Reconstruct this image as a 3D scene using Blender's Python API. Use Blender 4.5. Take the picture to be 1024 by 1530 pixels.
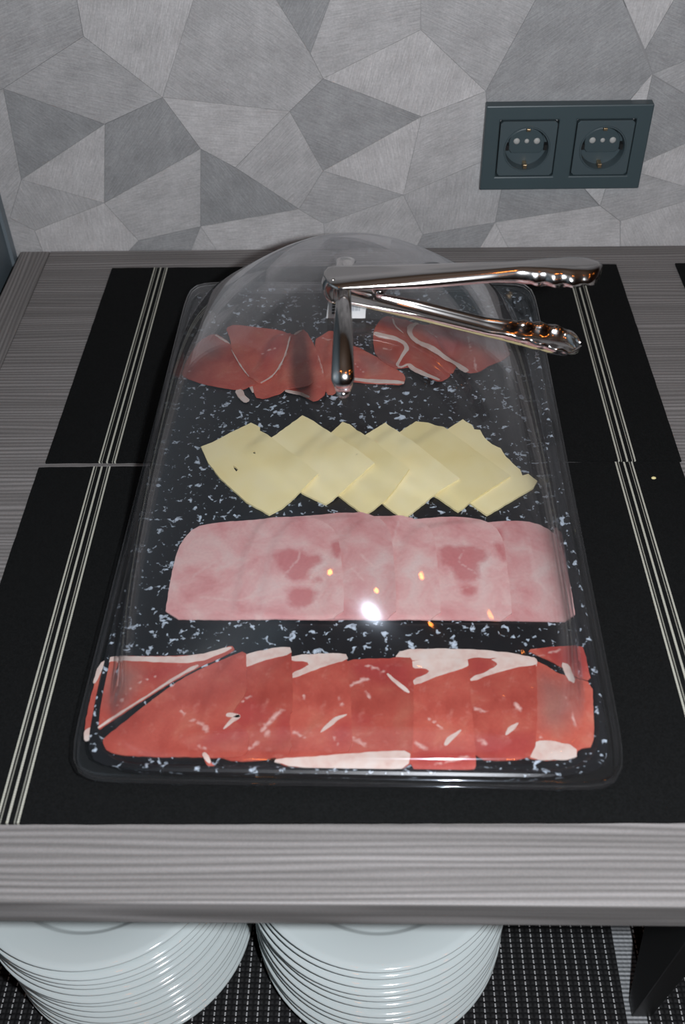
import bpy, bmesh, math, random
import numpy as np
from mathutils import Vector, Matrix, noise
from mathutils.geometry import delaunay_2d_cdt

for o in list(bpy.data.objects): bpy.data.objects.remove(o, do_unlink=True)
scene = bpy.context.scene
COL = scene.collection
random.seed(7); rng = np.random.default_rng(7)

# ------------------------------------------------------------------ camera
FPX = 1517.18                                    # focal length in pixels of a 1024x1530 frame
CAM = np.array([.0106, -.5713, .5353])           # metres; the table top is z = 0, the tray is centred at x = y = 0
PITCH, YAW, ROLL = .7734, -.0357, -.0277
def cam_axes():
    cp, sp, cy, sy = math.cos(PITCH), math.sin(PITCH), math.cos(YAW), math.sin(YAW)
    fwd = np.array([sy*cp, cy*cp, -sp]); right = np.array([cy, -sy, 0.]); up = np.cross(right, fwd)
    cr, sr = math.cos(ROLL), math.sin(ROLL)
    return right*cr + up*sr, -right*sr + up*cr, fwd
AX, BX, CX = cam_axes()
cd = bpy.data.cameras.new('camera'); cam = bpy.data.objects.new('camera', cd); COL.objects.link(cam)
M = Matrix(((AX[0], BX[0], -CX[0], CAM[0]), (AX[1], BX[1], -CX[1], CAM[1]), (AX[2], BX[2], -CX[2], CAM[2]), (0, 0, 0, 1)))
cam.matrix_world = M
cd.sensor_fit = 'VERTICAL'; cd.sensor_height = 23.6; cd.sensor_width = 23.6
cd.lens = FPX*23.6/1530
cd.clip_start = .02; cd.clip_end = 50
cd.dof.use_dof = True; cd.dof.focus_distance = .80; cd.dof.aperture_fstop = 5.6
scene.camera = cam

# ------------------------------------------------------------------ world, flash, exposure
w = bpy.data.worlds.new('world'); scene.world = w; w.use_nodes = True
w.node_tree.nodes['Background'].inputs[0].default_value = (.5, .45, .4, 1)
w.node_tree.nodes['Background'].inputs[1].default_value = .03
fl = bpy.data.lights.new('camera_flash', 'POINT'); flo = bpy.data.objects.new('camera_flash', fl); COL.objects.link(flo)
flo.location = CAM + AX*.085 + BX*.008 - CX*.005
fl.energy = 26.5; fl.color = (.90, .945, 1); fl.shadow_soft_size = .012
vs = scene.view_settings
vs.view_transform = 'Standard'; vs.look = 'None'; vs.gamma = 1; vs.exposure = 0; vs.use_curve_mapping = False
scene.cycles.transparent_max_bounces = 24; scene.cycles.max_bounces = 10

# ------------------------------------------------------------------ helpers
def ray(px, py): return CX + AX*(px-512)/FPX - BX*(py-765)/FPX
def onz(px, py, z):
    d = ray(px, py); return CAM + d*(z-CAM[2])/d[2]
def ony(px, py, y):
    d = ray(px, py); return CAM + d*(y-CAM[1])/d[1]
WL = {}
def link(o, parent=None, loc=(0, 0, 0)):
    COL.objects.link(o); loc = Vector(loc); WL[o.name] = loc
    if parent is not None: o.parent = parent; o.location = loc - WL[parent.name]
    else: o.location = loc
    return o
def tag(o, label, cat=None, group=None, kind=None):
    if label: o['label'] = label
    if cat: o['category'] = cat
    if group: o['group'] = group
    if kind: o['kind'] = kind
    return o
def empty(name, loc):
    o = bpy.data.objects.new(name, None); o.empty_display_size = .02; return link(o, None, loc)
def mk(name, verts, faces, mat, parent=None, loc=None, smooth=False, attrs=None, uv=None):
    v = np.asarray(verts, float)
    if loc is None: loc = ((v[:, 0].min()+v[:, 0].max())/2, (v[:, 1].min()+v[:, 1].max())/2, v[:, 2].min())
    me = bpy.data.meshes.new(name); me.from_pydata([tuple(p) for p in v-np.array(loc)], [], [tuple(int(i) for i in f) for f in faces]); me.update()
    if mat: me.materials.append(mat)
    if smooth: me.polygons.foreach_set('use_smooth', [True]*len(me.polygons))
    for k, a in (attrs or {}).items():
        at = me.attributes.new(k, 'FLOAT', 'POINT'); at.data.foreach_set('value', np.asarray(a, np.float32))
    if uv is not None:
        ul = me.uv_layers.new(name='uv')
        for l in me.loops: ul.data[l.index].uv = uv[l.vertex_index]
    return link(bpy.data.objects.new(name, me), parent, loc)
def bevel(o, wd, seg=2):
    m = o.modifiers.new('bevel', 'BEVEL'); m.width = wd; m.segments = seg; m.limit_method = 'ANGLE'; m.angle_limit = math.radians(40); return o
def solidify(o, th, off=-1):
    m = o.modifiers.new('solid', 'SOLIDIFY'); m.thickness = th; m.offset = off; return o
BF = [(0,3,2,1),(4,5,6,7),(0,1,5,4),(1,2,6,5),(2,3,7,6),(3,0,4,7)]
def boxv(x0, x1, y0, y1, z0, z1):
    return [(x0,y0,z0),(x1,y0,z0),(x1,y1,z0),(x0,y1,z0),(x0,y0,z1),(x1,y0,z1),(x1,y1,z1),(x0,y1,z1)]
def box(name, b, mat, parent=None, bv=0): 
    o = mk(name, boxv(*b), BF, mat, parent)
    if bv: bevel(o, bv)
    return o
def lathe(prof, n=64, closed=False):
    V = []; F = []
    for r, z in prof:
        for k in range(n): t = 2*math.pi*k/n; V.append((r*math.cos(t), r*math.sin(t), z))
    m = len(prof)
    for i in range(m if closed else m-1):
        j = (i+1) % m
        for k in range(n): k2 = (k+1) % n; F.append((i*n+k, i*n+k2, j*n+k2, j*n+k))
    return V, F
def sweep(rings, cap=True):
    """rings: equal-length lists of points, closed rings"""
    n = len(rings[0]); V = [p for r in rings for p in r]; F = []
    for i in range(len(rings)-1):
        for k in range(n): k2 = (k+1) % n; F.append((i*n+k, i*n+k2, (i+1)*n+k2, (i+1)*n+k))
    if cap: F.append(tuple(range(n))[::-1]); F.append(tuple((len(rings)-1)*n+k for k in range(n)))
    return V, F

# ------------------------------------------------------------------ materials
class NT:
    def __init__(s, name):
        s.m = bpy.data.materials.new(name); s.m.use_nodes = True; s.t = s.m.node_tree; s.t.nodes.clear()
        s.out = s.t.nodes.new('ShaderNodeOutputMaterial')
    def n(s, typ, **kw):
        nd = s.t.nodes.new('ShaderNode'+typ)
        for k, v in kw.items():
            if k.startswith('i_'):
                key = k[2:]; key = int(key) if key.isdigit() else key.replace('_', ' ')
                s.set(nd.inputs[key], v)
            else: setattr(nd, k, v)
        return nd
    def set(s, inp, v):
        if isinstance(v, bpy.types.NodeSocket): s.t.links.new(v, inp)
        else: inp.default_value = v
    def math(s, op, a, b=0.0, clamp=False):
        nd = s.n('Math', operation=op, use_clamp=clamp); s.set(nd.inputs[0], a); s.set(nd.inputs[1], b); return nd.outputs[0]
    def mix(s, f, a, b, blend='MIX'):
        nd = s.n('Mix', data_type='RGBA', blend_type=blend); s.set(nd.inputs[0], f)
        s.set(nd.inputs[6], a if isinstance(a, bpy.types.NodeSocket) else (*a, 1)); s.set(nd.inputs[7], b if isinstance(b, bpy.types.NodeSocket) else (*b, 1)); return nd.outputs[2]
    def ramp(s, f, stops, interp='LINEAR'):
        nd = s.n('ValToRGB'); cr = nd.color_ramp; cr.interpolation = interp
        while len(cr.elements) < len(stops): cr.elements.new(.5)
        for e, (p, c) in zip(cr.elements, stops): e.position = p; e.color = (c, c, c, 1) if isinstance(c, (int, float)) else (*c, 1)
        s.set(nd.inputs[0], f); return nd.outputs[0]
    def obj(s, scale=(1, 1, 1), rot=(0, 0, 0)):
        tc = s.n('TexCoord'); mp = s.n('Mapping'); mp.inputs['Scale'].default_value = scale; mp.inputs['Rotation'].default_value = rot
        s.t.links.new(tc.outputs['Object'], mp.inputs[0]); return mp.outputs[0]
    def noise(s, vec, scale, detail=2, rough=.5, dist=0):
        nd = s.n('TexNoise'); nd.inputs['Scale'].default_value = scale; nd.inputs['Detail'].default_value = detail; nd.inputs['Roughness'].default_value = rough; nd.inputs['Distortion'].default_value = dist
        s.t.links.new(vec, nd.inputs['Vector']); return nd.outputs['Fac']
    def bump(s, h, strength, dist):
        nd = s.n('Bump'); nd.inputs['Strength'].default_value = strength; nd.inputs['Distance'].default_value = dist; s.t.links.new(h, nd.inputs['Height']); return nd.outputs[0]
    def bsdf(s, col, rough=.5, metal=0, normal=None, spec=None, **kw):
        nd = s.n('BsdfPrincipled'); s.set(nd.inputs['Base Color'], col if isinstance(col, bpy.types.NodeSocket) else (*col, 1)); s.set(nd.inputs['Roughness'], rough); nd.inputs['Metallic'].default_value = metal
        if normal is not None: s.t.links.new(normal, nd.inputs['Normal'])
        if spec is not None: nd.inputs['Specular IOR Level'].default_value = spec
        for k, v in kw.items(): s.set(nd.inputs[k.replace('_', ' ')], v)
        s.t.links.new(nd.outputs[0], s.out.inputs[0]); return s.m
def sep(t, vec):
    nd = t.n('SeparateXYZ'); t.t.links.new(vec, nd.inputs[0]); return nd.outputs

def plain(name, col, rough=.5, metal=0, spec=None): return NT(name).bsdf(col, rough, metal, spec=spec)

def mat_wallpaper():
    t = NT('wallpaper_vinyl'); tone = t.n('Attribute', attribute_name='tone').outputs['Fac']
    uv = t.n('UVMap', uv_map='uv').outputs[0]
    mp = t.n('Mapping'); mp.inputs['Scale'].default_value = (60, 900, 1); t.t.links.new(uv, mp.inputs[0])
    g = t.noise(mp.outputs[0], 1, 3, .65); g2 = t.noise(t.obj(), 30, 3, .6); g3 = t.noise(t.obj(), 500, 2, .6)
    base = t.ramp(tone, [(0, (.275, .279, .283)), (.5, (.415, .407, .407)), (1, (.60, .578, .572))])
    c = t.mix(1, base, t.ramp(g, [(.3, .84), (.7, 1.16)]), 'MULTIPLY')
    c = t.mix(1, c, t.ramp(g2, [(.3, .86), (.7, 1.12)]), 'MULTIPLY')
    c = t.mix(1, c, t.ramp(g3, [(.3, .9), (.7, 1.1)]), 'MULTIPLY')
    return t.bsdf(c, .62, normal=t.bump(g, .5, .0004), spec=.3)
def mat_wallbase():
    t = NT('wall_base'); v = t.n('TexVoronoi', feature='F1'); v.inputs['Scale'].default_value = 9; t.t.links.new(t.obj(), v.inputs['Vector'])
    c = t.ramp(v.outputs['Color'], [(.1, (.16, .16, .16)), (.9, (.36, .35, .35))])
    return t.bsdf(c, .65, spec=.3)
def mat_wood(name, axis):
    t = NT(name); o = t.obj(); xyz = sep(t, o)
    across = xyz[1] if axis == 'x' else xyz[0]
    def st(l, c): 
        mp = t.n('Mapping'); mp.inputs['Scale'].default_value = (l, c, c) if axis == 'x' else (c, l, c); t.t.links.new(o, mp.inputs[0]); return mp.outputs[0]
    wob = t.noise(st(2.2, 26), 1, 2, .5)
    ph = t.math('ADD', t.math('DIVIDE', across, .0043), t.math('MULTIPLY', wob, 5.0))
    ln = t.math('ADD', t.math('MULTIPLY', t.math('SINE', t.math('MULTIPLY', ph, 2*math.pi)), .5), .5)
    amp = t.noise(st(3, 90), 1, 2, .5); f2 = t.noise(st(6, 600), 1, 2, .6); fine = t.noise(o, 900, 2)
    v = t.math('ADD', t.math('MULTIPLY', ln, t.ramp(amp, [(.3, .15), (.7, .85)])), t.math('MULTIPLY', f2, .45))
    c = t.ramp(v, [(.05, (.105, .098, .094)), (.40, (.19, .178, .172)), (.95, (.285, .268, .262))])
    c = t.mix(1, c, t.ramp(fine, [(.3, .93), (.7, 1.06)]), 'MULTIPLY')
    return t.bsdf(c, .55, normal=t.bump(v, .3, .0004), spec=.3)
def mat_placemat():
    t = NT('placemat_weave'); o = t.obj(); x, y, z = sep(t, o)
    u = t.math('SUBTRACT', t.math('ABSOLUTE', t.math('SUBTRACT', x, .0035)), .2065)
    u = t.math('ADD', t.math('DIVIDE', u, .0165), .5)       # 0..1 across one stripe group
    K = 0.0
    rp = t.ramp(u, [(0, 0), (.05, 1), (.13, .0), (.19, .6), (.235, 0), (.43, 1), (.52, 0), (.70, .6), (.745, 0), (.81, 1), (.89, 0)], 'CONSTANT')
    thr = t.math('ADD', t.math('MULTIPLY', t.math('SINE', t.math('MULTIPLY', y, 2*math.pi/.0016)), .22), .8)
    st = t.math('MULTIPLY', rp, thr)
    wv = t.math('MULTIPLY', t.math('SINE', t.math('MULTIPLY', x, 2*math.pi/.0011)), t.math('SINE', t.math('MULTIPLY', y, 2*math.pi/.0011)))
    ns = t.noise(o, 900, 2)
    base = t.mix(t.ramp(ns, [(.3, 0), (.75, 1)]), (.0035, .0038, .0038), (.0085, .0090, .0092))
    c = t.mix(st, base, (.55, .54, .46))
    return t.bsdf(c, .85, normal=t.bump(t.math('ADD', wv, ns), .35, .0003), spec=.12)
def mat_runner():
    t = NT('ribbed_runner'); o = t.obj(); x, y, z = sep(t, o)
    per = .0092
    fx = t.math('FRACT', t.math('DIVIDE', x, per))
    ln = t.math('LESS_THAN', t.math('ABSOLUTE', t.math('SUBTRACT', fx, .5)), .065)
    dash = t.math('GREATER_THAN', t.math('SINE', t.math('MULTIPLY', y, 2*math.pi/.0046)), -.45)
    l = t.math('MULTIPLY', ln, dash)
    # a wide pale band
    bd = t.math('LESS_THAN', t.math('ABSOLUTE', t.math('SUBTRACT', x, .1870)), .0085)
    rib = t.math('ADD', t.math('MULTIPLY', t.math('SINE', t.math('MULTIPLY', y, 2*math.pi/.0036)), .5), .5)
    ns = t.noise(o, 600, 2)
    weave = t.math('MULTIPLY', t.math('ABSOLUTE', t.math('SINE', t.math('MULTIPLY', x, math.pi/.0046))), t.math('ABSOLUTE', t.math('SINE', t.math('MULTIPLY', y, math.pi/.0046))))
    base = t.mix(weave, (.004, .004, .0045), (.017, .017, .018))
    c = t.mix(t.math('MULTIPLY', l, t.math('SUBTRACT', 1, bd)), base, t.mix(ns, (.2, .2, .2), (.6, .6, .6)))
    c = t.mix(bd, c, t.mix(rib, (.10, .105, .11), (.42, .43, .44)))
    return t.bsdf(c, .7, normal=t.bump(weave, .6, .0012), spec=.25)
def mat_speckle():
    t = NT('speckled_melamine'); o = t.obj()
    a = t.noise(o, 185, 2, .6, .5); b = t.noise(o, 70, 2, .5); c3 = t.noise(o, 480, 1, .5)
    m = t.math('ADD', t.math('ADD', a, t.math('MULTIPLY', t.math('SUBTRACT', b, .5), .42)), t.math('MULTIPLY', t.math('SUBTRACT', c3, .5), .22))
    k = t.ramp(m, [(.615, 0), (.65, .5), (.74, 1)])
    k2 = t.mix(k, (.006, .0065, .008), (.50, .58, .66))
    return t.bsdf(k2, .3, spec=.4)
def mat_clear():
    t = NT('clear_polycarbonate')
    fac = t.n('LayerWeight'); fac.inputs['Blend'].default_value = .5
    f5 = t.math('ADD', t.math('MULTIPLY', t.math('POWER', fac.outputs['Facing'], 4.2), .9), .04, True)
    tr = t.n('BsdfTransparent'); tr.inputs[0].default_value = (.985, .985, .99, 1)
    df = t.n('BsdfDiffuse'); df.inputs[0].default_value = (.72, .71, .73, 1)
    g = t.n('BsdfGlossy'); g.inputs['Roughness'].default_value = .035; g.inputs[0].default_value = (1, 1, 1, 1)
    g2 = t.n('BsdfGlossy'); g2.inputs['Roughness'].default_value = .16; g2.inputs[0].default_value = (.8, .88, 1, 1)
    gm = t.n('MixShader'); gm.inputs[0].default_value = .12; t.t.links.new(g.outputs[0], gm.inputs[1]); t.t.links.new(g2.outputs[0], gm.inputs[2])
    hz = t.math('ADD', t.math('MULTIPLY', t.math('POWER', fac.outputs['Facing'], 4), .14), .0022)
    m1 = t.n('MixShader'); t.set(m1.inputs[0], hz); t.t.links.new(tr.outputs[0], m1.inputs[1]); t.t.links.new(df.outputs[0], m1.inputs[2])
    m2 = t.n('MixShader'); t.set(m2.inputs[0], f5); t.t.links.new(m1.outputs[0], m2.inputs[1]); t.t.links.new(gm.outputs[0], m2.inputs[2])
    t.t.links.new(m2.outputs[0], t.out.inputs[0]); return t.m
def mat_prosciutto():
    t = NT('cured_ham_lean'); o = t.obj()
    vein = t.n('Attribute', attribute_name='vein').outputs['Fac']; patch = t.n('Attribute', attribute_name='patch').outputs['Fac']; thin = t.n('Attribute', attribute_name='thin').outputs['Fac']
    a = t.noise(o, 45, 4, .6, .4); b = t.noise(o, 160, 3, .6); f = t.noise(o, 800, 2)
    c = t.ramp(a, [(.3, (.40, .066, .046)), (.5, (.47, .095, .066)), (.72, (.50, .142, .094))])
    rnd = t.n('ObjectInfo').outputs['Random']
    c = t.mix(1, c, t.ramp(rnd, [(0, (.84, .78, .78)), (.5, (.97, .95, .95)), (1, (1.03, 1.15, 1.12))]), 'MULTIPLY')
    c = t.mix(t.math('MULTIPLY', patch, .6), c, (.33, .035, .038))
    c = t.mix(t.math('MULTIPLY', thin, .6), c, (.24, .135, .12))
    big = t.noise(o, 14, 3, .6)
    c = t.mix(1, c, t.ramp(big, [(.3, (.80, .72, .72)), (.6, (1.03, 1.05, 1.05))]), 'MULTIPLY')
    mv = t.ramp(b, [(.58, 0), (.8, .3)])
    c = t.mix(mv, c, (.62, .30, .24))
    v = t.ramp(t.math('ADD', vein, t.math('MULTIPLY', t.math('SUBTRACT', b, .5), .7)), [(.3, 0), (.9, .62)])
    c = t.mix(v, c, (.74, .52, .46))
    c = t.mix(1, c, t.ramp(f, [(.3, .94), (.7, 1.06)]), 'MULTIPLY')
    return t.bsdf(c, .42, normal=t.bump(b, .15, .0006), spec=.35)
def mat_fat():
    t = NT('cured_ham_fat'); o = t.obj(); a = t.noise(o, 90, 3, .6)
    c = t.ramp(a, [(.3, (.56, .37, .32)), (.5, (.62, .49, .43)), (.75, (.64, .56, .51))])
    return t.bsdf(c, .4, normal=t.bump(a, .2, .0006), spec=.4)
def mat_ham():
    t = NT('cooked_ham'); o = t.obj()
    patch = t.n('Attribute', attribute_name='patch').outputs['Fac']; vein = t.n('Attribute', attribute_name='vein').outputs['Fac']
    a = t.noise(o, 38, 4, .6, .5); b = t.noise(o, 110, 3, .6, .3); f = t.noise(o, 600, 2)
    c = t.ramp(a, [(.28, (.52, .21, .21)), (.42, (.60, .31, .30)), (.56, (.63, .39, .37)), (.7, (.63, .46, .435))])
    p = t.ramp(t.math('ADD', patch, t.math('MULTIPLY', t.math('SUBTRACT', b, .5), 1.1)), [(.3, 0), (.8, 1)])
    rnd = t.n('ObjectInfo').outputs['Random']
    c = t.mix(1, c, t.ramp(rnd, [(0, (.93, .90, .90)), (1, (1.04, 1.05, 1.04))]), 'MULTIPLY')
    c = t.mix(t.math('MULTIPLY', p, .7), c, (.46, .12, .125))
    v = t.ramp(t.math('ADD', vein, t.math('MULTIPLY', t.math('SUBTRACT', b, .5), .6)), [(.3, 0), (.9, .5)])
    c = t.mix(v, c, (.66, .46, .43))
    c = t.mix(1, c, t.ramp(f, [(.3, .96), (.7, 1.04)]), 'MULTIPLY')
    return t.bsdf(c, .4, normal=t.bump(b, .12, .0005), spec=.4)
def mat_cheese():
    t = NT('semi_hard_cheese'); o = t.obj(); a = t.noise(o, 25, 3, .5); b = t.noise(o, 160, 2, .5)
    c = t.ramp(a, [(.3, (.80, .68, .33)), (.55, (.84, .745, .41)), (.75, (.85, .77, .47))])
    rnd = t.n('ObjectInfo').outputs['Random']
    c = t.mix(1, c, t.ramp(rnd, [(0, (.92, .90, .84)), (1, (1.03, 1.03, 1.06))]), 'MULTIPLY')
    pit = t.ramp(b, [(.2, .8), (.25, 1)])
    c = t.mix(1, c, pit, 'MULTIPLY')
    return t.bsdf(c, .45, normal=t.bump(t.math('ADD', t.math('MULTIPLY', pit, .6), t.math('MULTIPLY', a, .4)), .12, .001), spec=.35)
def mat_emit(name, col, st):
    t = NT(name); e = t.n('Emission'); e.inputs[0].default_value = (*col, 1); e.inputs[1].default_value = st; t.t.links.new(e.outputs[0], t.out.inputs[0]); return t.m

MT = dict(paper=mat_wallpaper(), wbase=mat_wallbase(), woodx=mat_wood('grey_wood_laminate', 'x'), woody=mat_wood('grey_wood_laminate_side', 'y'),
    mat=mat_placemat(), runner=mat_runner(), tray=mat_speckle(), clear=mat_clear(), lean=mat_prosciutto(), fat=mat_fat(), ham=mat_ham(), cheese=mat_cheese(),
    slate=plain('slate_paint', (.085, .11, .125), .5), slate2=plain('slate_edge', (.15, .18, .2), .5), steel=plain('polished_steel', (.66, .635, .62), .11, 1), black=plain('black_powder_coat', (.006, .006, .006), .45),
    dark=plain('dark_gap', (.004, .004, .004), .8), anth=plain('anthracite_plastic', (.050, .074, .082), .4), anth2=plain('anthracite_insert', (.060, .084, .093), .42),
    pale=plain('pale_shutter', (.42, .42, .40), .5), brass=plain('brass_contact', (.55, .40, .24), .35, 1), china=plain('white_porcelain', (.59, .645, .64), .07, spec=.5),
    label=plain('white_label', (.72, .72, .72), .5), ink=plain('label_ink', (.02, .02, .02), .6), inkg=plain('label_ink_grey', (.35, .37, .4), .6),
    brown=plain('brown_panelling', (.13, .06, .03), .5), ceil=plain('ceiling_boards', (.10, .055, .03), .6), floor=plain('dark_floor', (.07, .045, .03), .5),
    counter=plain('dark_counter', (.03, .028, .026), .5), bulb=mat_emit('warm_bulb', (1, .27, .04), 42))

# ------------------------------------------------------------------ the room
WY = .3665; WLX = -.358; WRX = 4.6; WFY = -4.2; ZF = -1.125; ZC = 1.5
def struct(name, b, mat, label, cat):
    return tag(box(name, b, mat), label, cat, kind='structure')
wall = struct('wall_back', (WLX-.1, WRX+.1, WY, WY+.1, ZF, ZC), MT['wbase'], 'wall papered in grey geometric facets behind the buffet', 'wall')
struct('wall_right', (WRX, WRX+.1, WFY, WY, ZF, ZC), MT['brown'], 'brown panelled wall across the room', 'wall')
struct('wall_front', (WLX-.1, WRX+.1, WFY-.1, WFY, ZF, ZC), MT['brown'], 'brown panelled wall facing the buffet', 'wall')
struct('floor', (WLX-.1, WRX+.1, WFY-.1, WY+.1, ZF-.1, ZF), MT['floor'], 'dark brown floor under the buffet', 'floor')
struct('ceiling', (WLX-.1, WRX+.1, WFY-.1, WY+.1, ZC, ZC+.1), MT['ceil'], 'dark brown ceiling with small warm spotlights', 'ceiling')
wl = struct('wall_left', (WLX-.1, WLX, WFY, WY, ZF, ZC), MT['slate'], 'blue grey painted side wall beside the table end', 'wall')
box('corner_trim', (WLX, WLX+.0035, WY-.012, WY-.0008, ZF, ZC), MT['slate2'], wl)

# wallpaper facets: pixel outlines on the wall plane, tone 0 dark .. 1 light, grain direction in degrees
FAC = [
 ([(-60,-40),(108,-40),(125,54),(5,132),(-60,150)],.40,20), ([(108,-40),(302,-40),(243,145),(125,54)],.70,70), ([(302,-40),(388,-40),(464,80),(483,117),(433,166),(243,145)],.52,-35),
 ([(388,-40),(508,-40),(464,80)],.12,60), ([(508,-40),(629,-40),(629,44),(483,117),(464,80)],.62,10), ([(629,-40),(822,-40),(726,136),(629,44)],.50,-25),
 ([(822,-40),(915,-40),(975,110),(940,152),(930,200),(735,200),(726,136)],.18,35), ([(915,-40),(1030,-40),(964,74)],.75,85), ([(1030,-40),(1100,-40),(1100,60),(975,110),(964,74)],.25,-20),
 ([(975,110),(1100,60),(1100,170),(1024,140)],.45,30), ([(975,112),(1024,140),(1100,180),(955,245),(930,240),(948,165),(966,150)],.18,-30), ([(938,152),(975,110),(966,152),(948,165),(935,175)],.8,0),
 ([(930,240),(955,245),(1100,180),(1100,285),(1060,289),(935,252)],.78,80), ([(915,250),(935,252),(1060,289),(927,330),(897,307)],.5,15), ([(927,330),(1060,289),(1100,285),(1100,390),(927,390)],.72,-60),
 ([(5,132),(125,54),(243,145),(157,185)],.48,-15), ([(-60,150),(5,132),(32,268),(15,325),(-60,300)],.55,40), ([(5,132),(157,185),(32,268)],.08,-40),
 ([(157,185),(156,303),(32,268)],.72,65), ([(32,268),(156,303),(52,344),(15,325)],.52,-70), ([(157,185),(243,145),(300,222),(156,303)],.12,50),
 ([(243,145),(433,166),(352,250),(300,222)],.75,-5), ([(300,222),(352,250),(447,312),(300,338)],.10,-55), ([(156,303),(300,222),(300,338),(207,359)],.62,15),
 ([(433,166),(483,255),(447,312),(352,250)],.58,45), ([(433,166),(483,117),(630,174),(483,255)],.20,-25), ([(483,117),(629,44),(726,136),(630,174)],.78,75),
 ([(483,255),(630,174),(603,291)],.82,-80), ([(630,174),(726,136),(728,180),(735,235),(603,291)],.62,25), ([(447,312),(483,255),(603,291),(484,334)],.48,-10),
 ([(484,334),(603,291),(632,350),(612,390),(488,390)],.62,55), ([(603,291),(735,235),(755,255),(740,332),(632,350)],.55,85), ([(755,255),(850,255),(895,307),(740,332)],.15,-15),
 ([(850,255),(915,250),(897,307)],.75,40), ([(740,332),(897,307),(927,330),(927,390),(770,390)],.72,5), ([(740,332),(770,390),(706,390)],.8,70), ([(632,350),(740,332),(706,390),(612,390)],.15,20),
 ([(52,344),(156,303),(207,359),(178,390),(70,390)],.78,88), ([(-60,300),(15,325),(52,344),(70,390),(-60,390)],.55,-20), ([(207,359),(300,338),(280,390),(178,390)],.15,10),
 ([(300,338),(335,390),(280,390)],.62,-45), ([(300,338),(447,312),(484,334),(488,390),(335,390)],.75,4)]
for poly, tone, ang in FAC:
    P = np.array([ony(px, py, WY) for px, py in poly]); P[:, 0] = np.maximum(P[:, 0], WLX+.0002)
    c = P.mean(0); P2 = []
    for p in P:
        d = c-p; P2.append(p + d/max(np.linalg.norm(d), 1e-6)*.00028)
    a = math.radians(ang); ca, sa = math.cos(a), math.sin(a)
    n = len(P2); V = [(p[0], WY-.0006, p[2]) for p in P2]+[(p[0], WY, p[2]) for p in P2]
    F = [tuple(range(n))]+[(i, n+i, n+(i+1) % n, (i+1) % n) for i in range(n)]
    uv = [(v[0]*ca+v[2]*sa, -v[0]*sa+v[2]*ca) for v in V]
    mk('wallpaper_facet', V, F, MT['paper'], wall, attrs={'tone': [tone]*(2*n)}, uv=uv)

# ------------------------------------------------------------------ ceiling spotlights (seen as warm glints in the cover)
for k, (x, y) in enumerate([(-.22,-.82),(.38,-1.0),(1.08,-.64),(1.11,-1.14),(2.16,-.38),(3.03,-.46),(3.86,-1.45),(.9,-2.6),(2.6,-2.6)]):
    e = tag(empty('ceiling_spotlight', (x, y, ZC)), 'small round warm spotlight set in the dark brown ceiling', 'spotlight', 'ceiling spotlights')
    V, F = lathe([(.045, 0), (.048, -.004), (.045, -.008), (.034, -.010), (.032, -.004), (.032, 0)], 24)
    mk('trim_ring', [(v[0]+x, v[1]+y, v[2]+ZC) for v in V], F, MT['steel'], e, smooth=True)
    V, F = lathe([(.031, -.0015), (.024, -.0055), (.012, -.008), (.001, -.009)], 20)
    mk('bulb', [(v[0]+x, v[1]+y, v[2]+ZC) for v in V], F, MT['bulb'], e, smooth=True)

# ------------------------------------------------------------------ raised buffet table, counter below
TX0, TX1, TY0, TY1 = -.349, 1.10, -.327, .3655
TT = .025
tb = tag(empty('buffet_table', (.35, 0, -.372)), 'grey wood grain table top on black legs against the papered wall', 'table')
bevel(box('tabletop', (TX0+.031, TX1, TY0, TY1-.001, -TT, 0), MT['woodx'], tb), .0012)
bevel(box('edge_strip', (TX0, TX0+.0306, TY0, TY1-.001, -TT, 0), MT['woody'], tb), .0012)
ft = onz(957, 1508, -.372)
def leg(x, y, s):
    # tapered plate leg, narrow at the foot, wide under the top; s = +1 near side
    zt, zb = -TT, -.372; hw = .0085
    rings = []
    for k in range(9):
        f = k/8; z = zb+(zt-zb)*f; yf = y-s*(.006+.034*f); yb = y+s*(.008+.075*f); ww = hw*(1+.25*f)
        rings.append([(x-ww, yf, z), (x+ww, yf, z), (x+ww, yb, z), (x-ww, yb, z)] if s > 0 else [(x-ww, yb, z), (x+ww, yb, z), (x+ww, yf, z), (x-ww, yf, z)])
    V, F = sweep(rings); bevel(mk('leg', V, F, MT['black'], tb), .001)
for x in (-.336, ft[0], 1.06):
    leg(x, ft[1], 1); leg(x, .27, -1)

ct = tag(empty('serving_counter', (.35, -.1, ZF)), 'low dark counter under the grey table carrying the plates', 'counter')
bevel(box('counter_top', (-.352, 1.3, -.40, .362, -.405, -.375), MT['counter'], ct), .002)
for x in (-.32, 1.26):
    for y in (-.36, .32): bevel(box('leg', (x-.025, x+.025, y-.025, y+.025, ZF, -.405), MT['counter'], ct), .003)
rn = mk('table_runner', boxv(-.34, .42, -.385, .345, -.375, -.372), BF, MT['runner'], loc=(.0485, -.02, -.375))
tag(rn, 'black ribbed runner with dotted white lines under the plates', 'runner')

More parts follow.
